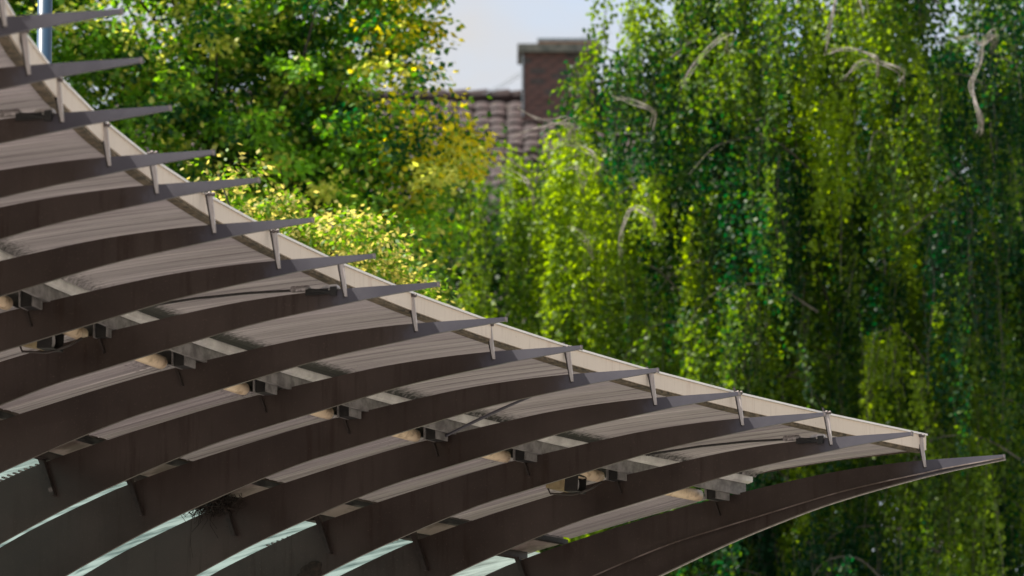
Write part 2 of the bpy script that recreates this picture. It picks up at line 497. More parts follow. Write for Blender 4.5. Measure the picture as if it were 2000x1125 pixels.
KS = np.linspace(0, NR - 1 + 0.09, 120)
def sweep(profile, ks=KS, closed=True):
    v, f = [], []
    n = len(profile)
    for k in ks:
        v += [W(k, s, z) for s, z in profile]
    for i in range(len(ks) - 1):
        for j in range(n if closed else n - 1):
            a = i * n
            f.append((a + j, a + (j + 1) % n, a + n + (j + 1) % n, a + n + j))
    if closed:
        f += [tuple(range(n))[::-1], tuple((len(ks) - 1) * n + j for j in range(n))]
    m = MB(); m.add(v, f); return m
cbuild(sweep([(-.072, .090), (-.072, .203), (-.105, .203), (-.105, .090)]), 'fascia', M_FASCIA)
cbuild(sweep([(-.058, .2035), (-.058, .218), (-.30, .245), (-.30, .2315)]), 'drip_edge', M_RIM)
cbuild(sweep([(-.085, .070), (-.085, .0885), (-.150, .0885), (-.150, .070)]), 'seal_strip', M_STRIP)
cbuild(sweep([(-.302, .215), (-.302, .240), (-1.75, .150), (-1.95, .02), (-3.3, -.23), (-3.66, -.32), (-3.66, -.345), (-3.3, -.255), (-1.96, -.005), (-1.76, .125)]), 'roof_sheet', M_ROOF)

# soffit panels, one per bay, corrugated along the ribs
def interp(pts):
    xs = [p[0] for p in pts][::-1]; zs = [p[1] for p in pts][::-1]
    return lambda s: np.interp(s, xs, zs)
rng = np.random.default_rng(7)
def soffit(k0, k1, prof, ss, name, depth, nc, dirt_shade, lift=0.0):
    zf = interp(prof)
    shape = [(0, 0), (.80, 0), (.84, 1), (.93, 1), (.97, 0)]
    ts = [(i + a) / nc for i in range(nc) for a, _ in shape] + [1.0]
    hs = [h for i in range(nc) for _, h in shape] + [0]
    v, f, dd, uv = [], [], [], []
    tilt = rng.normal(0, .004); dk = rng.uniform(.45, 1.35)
    for t, h in zip(ts, hs):
        for s in ss:
            v.append(W(k0 + (k1 - k0) * t, s, float(zf(s)) - depth * h * float(np.clip((s + 1.45) / .25, 0, 1) if s > -1.6 else 1) + lift + tilt * (t - .5)))
            dd.append(dirt_shade(s) * dk); uv += [s, (k0 + (k1 - k0) * t) * 1.2, k0 * 3.7]
    n = len(ss)
    for i in range(len(ts) - 1):
        for j in range(n - 1):
            f.append((i * n + j, i * n + j + 1, (i + 1) * n + j + 1, (i + 1) * n + j))
    m = MB(); m.add(v, f)
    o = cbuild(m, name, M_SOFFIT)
    at = o.data.attributes.new('dirt_shade', 'FLOAT', 'POINT')
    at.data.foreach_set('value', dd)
    at = o.data.attributes.new('panel', 'FLOAT_VECTOR', 'POINT')
    at.data.foreach_set('vector', uv)
    return o
profA = [(0, .098), (-.24, .096), (-.84, .066), (-1.30, .028), (-1.44, .010), (-1.50, -.006), (-1.52, -.028)]
profB = [(-1.9, -.170), (-2.6, -.308), (-3.15, -.418)]
ssA = np.array([-.10, -.25, -.5, -.75, -1.0, -1.2, -1.32, -1.40, -1.46, -1.50, -1.52])
ssB = np.array([-1.9, -2.2, -2.5, -2.8, -3.0, -3.14])
for k in range(NR - 1):
    e = 1.08 if k == NR - 2 else 0.9985
    soffit(k, k + e, profA, ssA, 'soffit_panel', .0055, 8, lambda s: float(np.clip((-1.34 - s) / .17, 0, 1)) * .62)  # inner end: speckled mould and gutter shadow painted as one dark ramp
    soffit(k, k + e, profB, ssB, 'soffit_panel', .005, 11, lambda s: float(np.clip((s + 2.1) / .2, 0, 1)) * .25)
# closing edge of the panels at the end bay
cbuild(sweep([(-.10, .084), (-.10, .198), (-1.50, .12), (-1.50, -.004), (-.84, .056)], np.array([NR - 1 + .081, NR - 1 + .088])), 'end_flashing', M_STRIP)
# gutter, pipe, mounting blocks, purlin, glass
cbuild(sweep([(-1.552, -.012), (-1.552, -.064), (-1.592, -.078), (-1.592, -.012)]), 'gutter_lip', M_LIP)
cbuild(sweep([(-1.612, -.030), (-1.612, -.170), (-1.640, -.170), (-1.640, -.030)]), 'gutter_beam', M_GUTTER)
cbuild(sweep([(-3.17, -.425), (-3.17, -.462), (-3.195, -.470), (-3.195, -.43)]), 'edge_angle', M_BLACK)
cbuild(sweep([(-3.21, -.452), (-3.36, -.482), (-3.50, -.512), (-3.50, -.40), (-3.21, -.38)]), 'purlin', M_PURLIN)
cbuild(sweep([(-3.53, -.48), (-3.53, -.56), (-3.57, -.57), (-3.57, -.48)]), 'glazing_bar', M_DARKSTEEL)
for k in range(NR - 1):
    a, b = k + .26, k + .962
    n = 9
    pts = []; rad = []
    for t, rr in [(0, .012), (.008, .032), (.022, .046)] + [(q, .048) for q in np.linspace(.1, .9, n)] + [(.978, .046), (.992, .034), (1, .012)]:
        pts.append(W(a + (b - a) * t, -1.90, -.172)); rad.append(rr)
    m = MB(); m.tube(pts, rad, 14)
    cbuild(m, 'pipe_section', M_PIPE, smooth=True)
    m = MB()
    def blk(q0, q1, s0, s1, z0, z1):
        b_ = MB()
        b_.hexa([W(k + 1 + q, s, z0) for q, s in ((q0, s0), (q1, s0), (q1, s1), (q0, s1))],
                [W(k + 1 + q, s, z1) for q, s in ((q0, s0), (q1, s0), (q1, s1), (q0, s1))])
        return b_
    cbuild(blk(-.15, -.035, -1.670, -1.748, -.225, -.012), 'mounting_block', M_BLACK)
    cbuild(blk(-.16, -.030, -1.654, -1.667, -.225, -.012), 'block_plate', M_GUTTER)
    cbuild(blk(-.16, -.030, -1.751, -1.762, -.225, -.012), 'block_plate', M_GUTTER)
    # frosted glass pane with two bars
    v, f = [], []
    gs = [(-3.50, -.500), (-4.2, -.70), (-4.9, -.98), (-6.2, -1.80)]
    for t in (0.002, .5, .998 if k < NR - 2 else 2.3):
        v += [W(k + t, s, z) for s, z in gs]
    for i in range(2):
        for j in range(3):
            f.append((i * 4 + j, i * 4 + j + 1, i * 4 + j + 5, i * 4 + j + 4))
    m = MB(); m.add(v, f)
    pane = cbuild(m, 'glass_pane', M_GLASS)
    for t in (.33, .66):
        m = MB(); m.tube([W(k + t, s, z - .02) for s, z in gs], .012, 5)
        cbuild(m, 'glazing_rib', M_GUTTER)
# row of slats below the glass in two bays
for kk in (13, 16):
    for q in range(11):
        m = MB()
        s0 = -3.60 - q * .045
        z0 = float(np.interp(s0, [-6.2, -4.9, -4.2, -3.5], [-1.80, -.98, -.70, -.50])) - .05
        c = [W(kk - 1 + t, s, z0) for t, s in ((.1, s0), (.9, s0), (.9, s0 - .016), (.1, s0 - .016))]
        t_ = [W(kk - 1 + t, s, z0 + .012) for t, s in ((.1, s0), (.9, s0), (.9, s0 - .016), (.1, s0 - .016))]
        m.hexa(c, t_)
        cbuild(m, 'slat', M_CLAMP)
# root girder and columns that carry the ribs
m = MB(); m.tube([W(k, -6.35, -2.9) for k in np.linspace(0, NR - 1, 40)], .62, 14)
cbuild(m, 'root_girder', M_COLUMN, smooth=True)
for k in (0, 4, 9, 13, NR - 1):
    x, y, z = W(k, -6.35, -2.9)
    m = MB(); m.tube([(x, y, .125), (x, y, .5), (x, y, 2.5), (x, y, z - .3)], [.55, .42, .30, .34], 14)
    cbuild(m, 'column', M_COLUMN, smooth=True)
# diagonal rod
m = MB()
pa = Vector(W(14 - .04, -1.70, -.20)); pb = Vector(at_z(1062, 764, ZR + .02))
m.tube([pa + (pb - pa) * t + Vector((0, 0, .012 * math.sin(t * 3.14))) for t in np.linspace(0, 1, 7)], [.010, .012, .012, .012, .011, .010, .008], 7)
cbuild(m, 'diagonal_rod', M_RIB)

# ------------------------------------------------------------------ small things on the canopy
def rib_pt(k, s, z, yoff=0.0):
    d = np.array([math.cos(ang[k]), math.sin(ang[k])]); nrm = np.array([-d[1], d[0]])
    q = PT[k] + d * s + nrm * yoff
    return Vector((q[0], q[1], ZR + z))
def floodlight(k, label):
    c = rib_pt(k, -2.09, -.255, -.30)
    r = empty('floodlight', c, label, 'floodlight', 'floodlights beside the pipe')
    r.rotation_euler = (0, R(4), R(-22))
    h = MB()
    h.hexa([(-.15, -.05, -.045), (.02, -.09, -.07), (.02, .09, -.07), (-.15, .05, -.045)],
           [(-.15, -.05, .045), (.02, -.09, .06), (.02, .09, .06), (-.15, .05, .045)])
    h.build('housing', M_HOUSING, r)
    h = MB()
    for (y0, y1, z0, z1) in ((-.09, .09, -.074, -.066), (-.09, .09, .052, .060), (-.09, -.083, -.066, .052), (.083, .09, -.066, .052)):
        h.box((.075, (y0 + y1) / 2, (z0 + z1) / 2), (.108, y1 - y0, z1 - z0))
    h.build('hood', M_BLACK, r)
    h = MB(); h.box((.026, 0, -.007), (.008, .164, .116)); h.build('lens', M_LENS, r)
    h = MB(); h.tube([(.034, 0, -.01), (.085, 0, -.01)], [.03, .052], 12, caps=False); h.build('reflector', M_REFL, r)
    h = MB(); h.tube([(-.155, 0, -.035), (-.13, .0, -.085), (.06, .0, -.09), (.12, .0, -.075)], .008, 6); h.build('yoke', M_DARKSTEEL, r)
    h = MB(); h.tube([(.12, 0, -.075), (.19, .06, -.03), (.23, .15, .03)], .010, 6); h.build('arm', M_DARKSTEEL, r)
floodlight(16, 'olive floodlight with dark square opening below the soffit near the end of the canopy')
floodlight(10, 'olive floodlight with dark square opening by the pipe under far blurred ribs')

def clamp(k, label, length):
    c = rib_pt(k, -.20, .004)
    r = empty('cable_connector', c, label, 'connector', 'cable connectors on the ribs')
    r.rotation_euler = (0, 0, ang[k])
    m = MB(); m.tube([(-.20, 0, .008), (-.19, 0, .016), (-.08, 0, .017), (-.06, 0, .008)], [.012, .023, .023, .012], 10)
    m.build('sleeve', M_CLAMP, r, True)
    m = MB(); m.hexa([(.02, -.02, .004), (.15, -.02, .0), (.15, .02, .0), (.02, .02, .004)], [(.04, -.016, .026), (.13, -.016, .030), (.14, .016, .022), (.03, .016, .022)])
    m.build('clamp_body', M_HANGER, r)
    m = MB(); m.box((.0, -.035, -.018), (.16, .012, .04)); m.tube([(-.06, -.03, .0), (.02, -.04, -.012), (.10, -.036, -.03)], .011, 6)
    m.box((.12, -.036, -.02), (.045, .016, .06))
    m.build('bracket', M_BLACK, r)
    m = MB(); m.tube([(-.20, 0, .010), (-.5, .0, .014), (-.9, .01, .004), (-length, .02, -.03)], .009, 6)
    m.build('cable', M_CABLE, r)
clamp(10, 'pale clamp with black cable on a thin rib by its hanger, far from the end', 1.36)
clamp(5, 'small pale clamp with cable on a blurred rib at the upper end of the canopy', 1.36)
clamp(16, 'brown clamp with black cable on the rib next to the last one', 1.36)

def nest(c, label, n, size, hang, seed, cat='nest'):
    rg = np.random.default_rng(seed)
    r = empty('bird_nest', c, label, cat)
    m = MB()
    for i in range(n):
        a = rg.normal(0, 1, 3) * np.array(size)
        d = rg.normal(0, 1, 3) * np.array((1.0, .7, .5)); d /= np.linalg.norm(d)
        L = rg.uniform(.03, .09); q = a + d * L
        mid = (a + q) / 2 + rg.normal(0, .008, 3)
        m.tube([a, mid, q], [.003, .003, .0018], 4)
    m.build('twigs', M_TWIG, r)['kind'] = 'stuff'
    m = MB()
    for i in range(hang):
        a = rg.normal(0, 1, 3) * np.array(size) * 1.2; L = rg.uniform(.08, .20)
        m.tube([a, a + np.array((rg.normal(0, .02), -.02, -L * .5)), a + np.array((rg.normal(0, .03), -.02, -L))], [.0035, .003, .0018], 4)
    a = np.array((-size[0] * 1.1, -.04, -.01))
    m.tube([a, a + (-.02, -.01, -.15), a + (-.025, -.01, -.30), a + (-.005, -.01, -.40)], [.003, .0025, .002, .0018], 4)
    m.build('hanging_straw', M_TWIG, r)['kind'] = 'stuff'
    return r
nest(rib_pt(14, -3.60, -.585, -.06), 'scruffy dark twig nest with hanging straw at the foot of a rib bracket', 760, (.12, .045, .035), 26, 3)
cl = rib_pt(15, -3.58, -.955, -.036)
rg = np.random.default_rng(5)
bm = bmesh.new()
bmesh.ops.create_icosphere(bm, subdivisions=3, radius=1)
for q in bm.verts:
    nz = 1 + .25 * math.sin(q.co.x * 5 + 1) * math.cos(q.co.z * 6) + rg.normal(0, .10)
    q.co = Vector((q.co.x * .095 * nz, q.co.y * .028, q.co.z * .066 * nz + q.co.x * .03))
me = bpy.data.meshes.new('dark_clump'); bm.to_mesh(me); bm.free(); me.materials.append(M_TWIG)
o = bpy.data.objects.new('dark_clump', me); o.location = cl
link(o); tag(o, 'black ragged mud clump stuck to the face of a rib below the nest row', 'clump')

# ------------------------------------------------------------------ blue mast
mp = at_y(87, 60, 52.0)
r = empty('light_mast', (mp[0], 52.0, terrain_h(mp[0], 52) - .02), 'tall blue steel light mast behind the upper ribs of the canopy', 'mast')
m = MB(); m.tube([(0, 0, 0), (0, 0, 6), (0, 0, 17.5)], [.11, .085, .055], 16); m.build('shaft', M_BLUE, r, True)
m = MB(); m.box((0, 0, .02), (.4, .4, .04)); m.build('base_plate', M_BLUE, r)
m = MB(); m.tube([(0, 0, 17.4), (.3, -.1, 17.7), (.9, -.3, 17.75)], .04, 8); m.build('arm', M_BLUE, r)
m = MB(); m.hexa([(.8, -.40, 17.66), (1.4, -.60, 17.66), (1.45, -.40, 17.66), (.85, -.20, 17.66)], [(.85, -.38, 17.80), (1.35, -.55, 17.78), (1.38, -.42, 17.78), (.88, -.25, 17.80)]); m.build('lamp_head', M_GUTTER, r)

# ------------------------------------------------------------------ house with chimney
HY = 112.0
ridge = at_y(905, 190, HY)
hx, hz = ridge[0], ridge[2]
gz = terrain_h(hx, HY)
hroot = empty('tiled_house', (hx, HY, gz - .1), 'old house with brown tiled roof and wide brick chimney behind the trees', 'house')
RZ = hz - gz + .1
pitch_r = R(34); LW = 7.5          # half width of the roof slope
x0, x1 = -6.5, 6.0
dep = 5.2
eave = RZ - dep * math.tan(pitch_r)
m = MB()
m.add([(x0 + .4, -dep + .5, 0), (x1 - .4, -dep + .5, 0), (x1 - .4, dep - .5, 0), (x0 + .4, dep - .5, 0),
       (x0 + .4, -dep + .5, eave), (x1 - .4, -dep + .5, eave), (x1 - .4, dep - .5, eave), (x0 + .4, dep - .5, eave),
       (x0 + .4, 0, RZ - .25), (x1 - .4, 0, RZ - .25)],
      [(0, 1, 5, 4), (1, 2, 6, 9, 5), (2, 3, 7, 6), (3, 0, 4, 8, 7)])
m.build('wall', M_PLASTER, hroot)
m = MB()
for sgn in (-1, 1):
    y1 = sgn * dep; z1 = RZ - dep * math.tan(pitch_r)
    m.hexa([(x0, 0 + sgn * .01, RZ - .22), (x1, sgn * .01, RZ - .22), (x1, y1, z1 - .22), (x0, y1, z1 - .22)],
           [(x0, sgn * .01, RZ - .06), (x1, sgn * .01, RZ - .06), (x1, y1, z1 - .06), (x0, y1, z1 - .06)])
roof = m.build('roof', M_TILEBASE, hroot)
tv = []; nseg = 5
for e_, zoff in ((0, .045), (1, .0)):
    for j in range(nseg + 1):
        a = math.pi * j / nseg
        tv.append((-.15 * math.cos(a), -.40 * (1 - e_), .06 * math.sin(a) + zoff))
tf = [(j, j + 1, nseg + 2 + j, nseg + 1 + j) for j in range(nseg)] + [tuple(range(nseg + 1))]
tme = bpy.data.meshes.new('tile'); tme.from_pydata(tv, [], tf); tme.materials.append(M_TILE)
rg = np.random.default_rng(11)
cp, sp = math.cos(pitch_r), math.sin(pitch_r)
ntile = 0
rest = MB()
for row in range(17):
    for c_ in range(41):
        x = x0 + .15 + c_ * .305; u = .36 + row * .37
        jit = rg.normal(0, .012, 3)
        seen = (-2.0 < x < 2.6) and row < 17
        pos = (x + jit[0], -u * cp + .16, RZ - u * sp - .055 + jit[2] * .5 + .10)
        if seen and ntile < 260:
            o = link(bpy.data.objects.new('tile', tme), roof)
            o.location = pos; o.rotation_euler = (pitch_r + R(rg.normal(0, 1.5)), 0, R(rg.normal(0, 2)))
            ntile += 1
        else:
            mt = Matrix.Translation(pos) @ Matrix.Rotation(pitch_r, 4, 'X')
            rest.add([mt @ Vector(q) for q in tv], tf)
ro = rest.build('tile_field', M_TILE, roof); ro['kind'] = 'stuff'
m = MB()
for c_ in range(31):
    x = x0 + .2 + c_ * .4
    m.tube([(x - .05, 0, RZ + .0), (x + .37, 0, RZ + .02)], [.12, .145], 8)
m.build('ridge_tiles', M_TILE, roof)['kind'] = 'stuff'
# chimney
ctl = at_y(1022, 100, HY); cbr = at_y(1170, 235, HY)
cx0, cx1 = ctl[0] - hx, at_y(1160, 100, HY)[0] - hx
cw = cx1 - cx0; cz0 = RZ - 1.25; CY = -.62; cz1 = at_y(1030, 103, HY - 1.05)[2] - gz + .1
cxm = (cx0 + cx1) / 2
ch = MB().box((cxm, CY, (cz0 + cz1) / 2), (cw - .03, .87, cz1 - cz0 - .004)).build('chimney', M_MORTAR, hroot)
bh, bl = .098, .262
bme = as_mesh(MB().box((0, 0, 0), (bl - .014, .10, bh - .014)), 'brick', M_BRICK)
bme2 = as_mesh(MB().box((0, 0, 0), (bl / 2 - .014, .10, bh - .014)), 'brick', M_BRICK)
rows = int((cz1 - cz0) / bh)
for q in range(rows):
    n = int(round(cw / bl)); sx = cw / n
    xs = [cx0 + sx * (i + .5) for i in range(n)] if q % 2 == 0 else [cx0 + sx * .25] + [cx0 + sx * (i + 1) for i in range(n - 1)] + [cx1 - sx * .25]
    for i, x in enumerate(xs):
        half = q % 2 == 1 and i in (0, len(xs) - 1)
        o = link(bpy.data.objects.new('brick', bme2 if half else bme), ch)
        o.location = (x, CY - .435 + .045 + rg.normal(0, .004), cz0 + bh * (q + .5))
        o.scale = (sx / bl, 1, 1)
    for i in range(3):
        o = link(bpy.data.objects.new('brick', bme), ch)
        o.rotation_euler = (0, 0, math.pi / 2)
        o.location = (cx1 - .045, CY - .29 + .28 * i + (.0 if q % 2 else .03), cz0 + bh * (q + .5))
        o = link(bpy.data.objects.new('brick', bme), ch)
        o.rotation_euler = (0, 0, math.pi / 2)
        o.location = (cx0 + .045, CY - .29 + .28 * i + (.0 if q % 2 else .03), cz0 + bh * (q + .5))
MB().box((cxm, CY, cz1 + .07), (cw + .22, 1.12, .15)).build('chimney_cap', M_CAP, ch)
MB().box((cxm + .18, CY, cz1 + .175), (cw - .18, .95, .05)).build('cap_slab', M_CAPTILE, ch)
MB().box((cxm + .18, CY, cz1 + .235), (cw - .16, .98, .06)).build('cap_flashing', M_LEAD, ch)
MB().box((cx0 - .012, CY - .46, (cz0 + cz1) / 2 + .3), (.035, .04, cz1 - cz0 - .7)).build('corner_pipe', M_LEAD, ch)
for i, (pa_, pb_) in enumerate((((1017, 140), (945, 184)), ((1017, 147), (960, 180)), ((1135, 72), (1185, 38)), ((1150, 72), (1195, 46)))):
    a = Vector(at_y(*pa_, HY - 1.1)) - hroot.location; b = Vector(at_y(*pb_, HY - .9)) - hroot.location
    m = MB(); m.tube([a, (a + b) / 2 - Vector((0, 0, .02)), b], .007, 5); m.build('stay_wire', M_LEAD, hroot)
# windows of the house (below the view)
for x in (-4.4, -1.4, 1.6, 4.4):
    w_ = MB().box((x, -dep + .49, 3.4), (1.1, .10, 1.5)).build('window', M_WOOD, hroot)
    for sx in (-1, 1):
        MB().box((x + sx * .26, -dep + .43, 3.4), (.44, .03, 1.3)).build('pane', M_PANE, w_)

# ------------------------------------------------------------------ trees
def leaves_obj(name, C, A, B, ln, wd, tint, m, parent, off):
    n = len(C)
    V = np.empty((n, 4, 3), np.float32)
    a = A * (ln * .5)[:, None]; b = B * (wd * .5)[:, None]
    V[:, 0] = C - a; V[:, 1] = C + b - a * .1; V[:, 2] = C + a; V[:, 3] = C - b - a * .1
    V -= np.array(off, np.float32)
    me = bpy.data.meshes.new(name)
    me.vertices.add(n * 4); me.loops.add(n * 4); me.polygons.add(n)
    me.vertices.foreach_set('co', V.reshape(-1))
    me.loops.foreach_set('vertex_index', np.arange(n * 4, dtype=np.int32))
    me.polygons.foreach_set('loop_start', np.arange(0, n * 4, 4, dtype=np.int32))
    at = me.attributes.new('tint', 'FLOAT_COLOR', 'POINT')
    c4 = np.ones((n, 4, 4), np.float32); c4[:, :, :3] = tint[:, None, :]
    at.data.foreach_set('color', c4.reshape(-1))
    me.materials.append(m)
    me.update(calc_edges=True)
    o = bpy.data.objects.new(name, me)
    return link(o, parent)

def unit(v): return v / (np.linalg.norm(v, axis=1, keepdims=True) + 1e-9)
def inside(poly, x, y):
    n = len(poly); r = np.zeros(len(x), bool); j = n - 1
    for i in range(n):
        xi, yi = poly[i]; xj, yj = poly[j]
        c = ((yi > y) != (yj > y)) & (x < (xj - xi) * (y - yi) / (yj - yi + 1e-12) + xi)
        r ^= c; j = i
    return r
def outline(pix, y):
    return [(float(q[0]), float(q[2])) for q in (at_y(a, b, y) for a, b in pix)]
class Noise3:
    def __init__(s, rg, f, n=14):
        s.k = rg.normal(0, 1, (n, 3)) * f; s.p = rg.uniform(0, 6.28, n)
    def __call__(s, P): return np.sin(P @ s.k.T + s.p).mean(1) * math.sqrt(2 * len(s.p)) / 1.4142

def limbs(mb, base, tops, r0, rg, bend=.4, n=7):
    for tpt, rr in tops:
        a = Vector(base[0]); st = base[1]
        p0 = Vector(st); p1 = Vector(tpt)
        pts = []
        for i in range(n):
            t = i / (n - 1)
            q = p0.lerp(p1, t); q.z += bend * math.sin(t * math.pi) * (p1 - p0).length * .25
            q += Vector(rg.normal(0, .06, 3)) * (1 if 0 < i < n - 1 else 0)
            pts.append(q)
        mb.tube(pts, [rr * (1 - .75 * i / (n - 1)) for i in range(n)], 7)

def weeping_tree(name, label, pix, yc, ydepth, ngroups, trunk_px, seed, dens_holes=(), hue=0.0, length=(1.0, 2.5), twigs=(), strands=(34, 62), group=None, gap=.74, first=(), cdark=(.004, .044, .014), clight=(.180, .280, .008)):
    rg = np.random.default_rng(seed)
    poly = outline(pix, yc)
    xs = [p[0] for p in poly]; zs = [p[1] for p in poly]
    tx = at_y(trunk_px, 500, yc)[0]
    gz_ = terrain_h(tx, yc)
    root = empty(name, (tx, yc, gz_ - .15), label, 'tree', group)
    n1 = Noise3(rg, .9); n2 = Noise3(rg, 1.6)
    Cs, As, Bs, Ls, Ws, Ts = [], [], [], [], [], []
    cnt = 0; tries = 0
    twig = MB()
    boughs = []
    while cnt < ngroups and tries < ngroups * 60:
        tries += 1
        x = rg.uniform(min(xs), max(xs)); z = rg.uniform(min(zs), max(zs))
        if tries <= len(first):
            q = at_y(*first[tries - 1], yc); x, z = q[0], q[2]
        elif not inside(poly, np.array([x]), np.array([z]))[0]: continue
        thin = .35 + .65 * min(1, max(0, (x - .2) / 3.2))
        y = yc + np.clip(rg.normal(0, .55), -1, 1) * ydepth * thin
        if any((x - b[0]) ** 2 + ((y - b[1]) * .8) ** 2 + ((z - b[2]) * .75) ** 2 < gap * gap for b in boughs): continue
        if any(math.hypot(x - at_y(a, b, yc)[0], z - at_y(a, b, yc)[2]) < r_ and rg.random() < p_ for a, b, r_, p_ in dens_holes): continue
        boughs.append((x, y, z)); cnt += 1
        L = rg.uniform(*length); rad = rg.uniform(.36, .72); drop = rg.uniform(.7, 1.4)
        gcol = rg.normal(-.50, .90) + 1.7 * np.clip((2.0 - x) / 1.8, 0, 1) + hue  # lighter tint to the left paints in the sunlit side of the crown
        ns = int(rg.integers(*strands) * (rad / .45))
        q = rg.uniform(0, 6.28)
        dirx, diry = math.cos(q), math.sin(q) * .6          # the bough arches outwards this way
        nt = max(4, int(ns / 6.5))                           # tassels of strands hanging side by side
        tas = [(rg.normal(0, .55, 2) * rad, rg.uniform(.40, 1.1), rg.normal(0, .28)) for _ in range(nt)]
        for si in range(ns):
            tc_, tl, tg = tas[si % nt]
            u = tc_ + rg.normal(0, .080, 2)
            along = u[0] * dirx + u[1] * diry
            top = z - drop * (u @ u) / rad * .9 + .25 * along + rg.uniform(-.08, .10)
            l_ = L * tl * rg.uniform(.75, 1.0)
            n = max(6, int(l_ / .038))
            t = np.arange(n) / max(n - 1, 1) * l_
            ph = rg.uniform(0, 6.28)
            st = np.stack([x + u[0] * (1 + .15 * t / l_) + .045 * np.sin(t * 3.2 + ph), y + u[1] + .045 * np.cos(t * 2.6 + ph), top - t], 1)
            c = st + rg.normal(0, .040, (n, 3))
            a = rg.normal(0, 1, (n, 3)) * .8; a[:, 2] -= .8
            a = unit(a); b = unit(np.cross(a, rg.normal(0, 1, (n, 3))))
            Cs.append(c); As.append(a); Bs.append(b)
            Ls.append(rg.uniform(.055, .088, n)); Ws.append(rg.uniform(.044, .068, n))
            h = np.clip(.42 + .30 * (gcol + tg) + rg.normal(0, .15, n) - .10 * t / l_, 0, 1.25)[:, None]
            Ts.append((1 - h) * np.array(cdark) + h * np.array(clight))
            if rg.random() < .25:
                twig.tube([tuple(st[i]) for i in range(0, n, max(1, n // 3))], .004, 3, caps=False)
        arch = catmull([(x - dirx * rad * 1.3, y - diry * rad * 1.3 + .3, z - .30), (x - dirx * rad * .4, y + .1, z + rg.uniform(-.05, .05)), (x + dirx * rad * .6, y + diry * rad * .6 + .1, z - .04), (x + dirx * rad * 1.2, y + diry * rad * 1.2, z - .45)], 4)
        twig.tube(arch, list(np.linspace(.012, .003, len(arch))), 5)
    C = np.concatenate(Cs); T = np.concatenate(Ts)
    leaves_obj('crown', C, np.concatenate(As), np.concatenate(Bs), np.concatenate(Ls), np.concatenate(Ws), T, M_LEAF, root, root.location)
    off = np.array(root.location)
    twig.v = [tuple(np.array(q) - off) for q in twig.v]
    twig.build('hanging_twigs', M_BARK, root)['kind'] = 'stuff'
    top = max(zs) - gz_
    tk = MB()
    ty = ydepth * .7
    tr = [(0, ty, 0), (.05, ty + .1, top * .3), (-.10, ty + .05, top * .6), (.05, ty, top * .97)]
    tk.tube(catmull(tr, 5), list(np.linspace(.24, .05, 16)), 10)
    for i in range(16):
        hh = rg.uniform(.35, .9) * top
        q = rg.uniform(0, 6.28); ln_ = rg.uniform(1.2, 3.2)
        p1 = Vector((math.cos(q) * ln_, ty + math.sin(q) * 1.2, hh + rg.uniform(.2, .9)))
        p0 = Vector((0, ty + .05, hh - rg.uniform(.4, 1.0)))
        pm = p0.lerp(p1, .55) + Vector((0, 0, .55))
        tk.tube(catmull([p0, pm, p1, p1 + Vector((math.cos(q) * .35, math.sin(q) * .3, -.6))], 3), list(np.linspace(.055, .010, 10)), 7)
    tk.build('trunk', M_DARKBARK, root, True)
    if twigs:
        for pts, yy, rad in twigs:
            bt = MB()
            w = [Vector(at_y(a, b, yy)) - root.location for a, b in pts]
            w.append(w[-1] + Vector((.05, 1.3, .08)))
            base = catmull(w, 6)
            for r_ in range(4):
                jit = [Vector(rg.normal(0, .028, 3)) for q_ in range(len(w))]
                c_ = catmull([q + j for q, j in zip(w, jit)], 6)
                bt.tube(c_, list(np.linspace(rad * .18, rad * .42, len(c_))), 5)
            bt.build('bare_branch', M_BIRCHTWIG, root, True)
    return root, len(C)

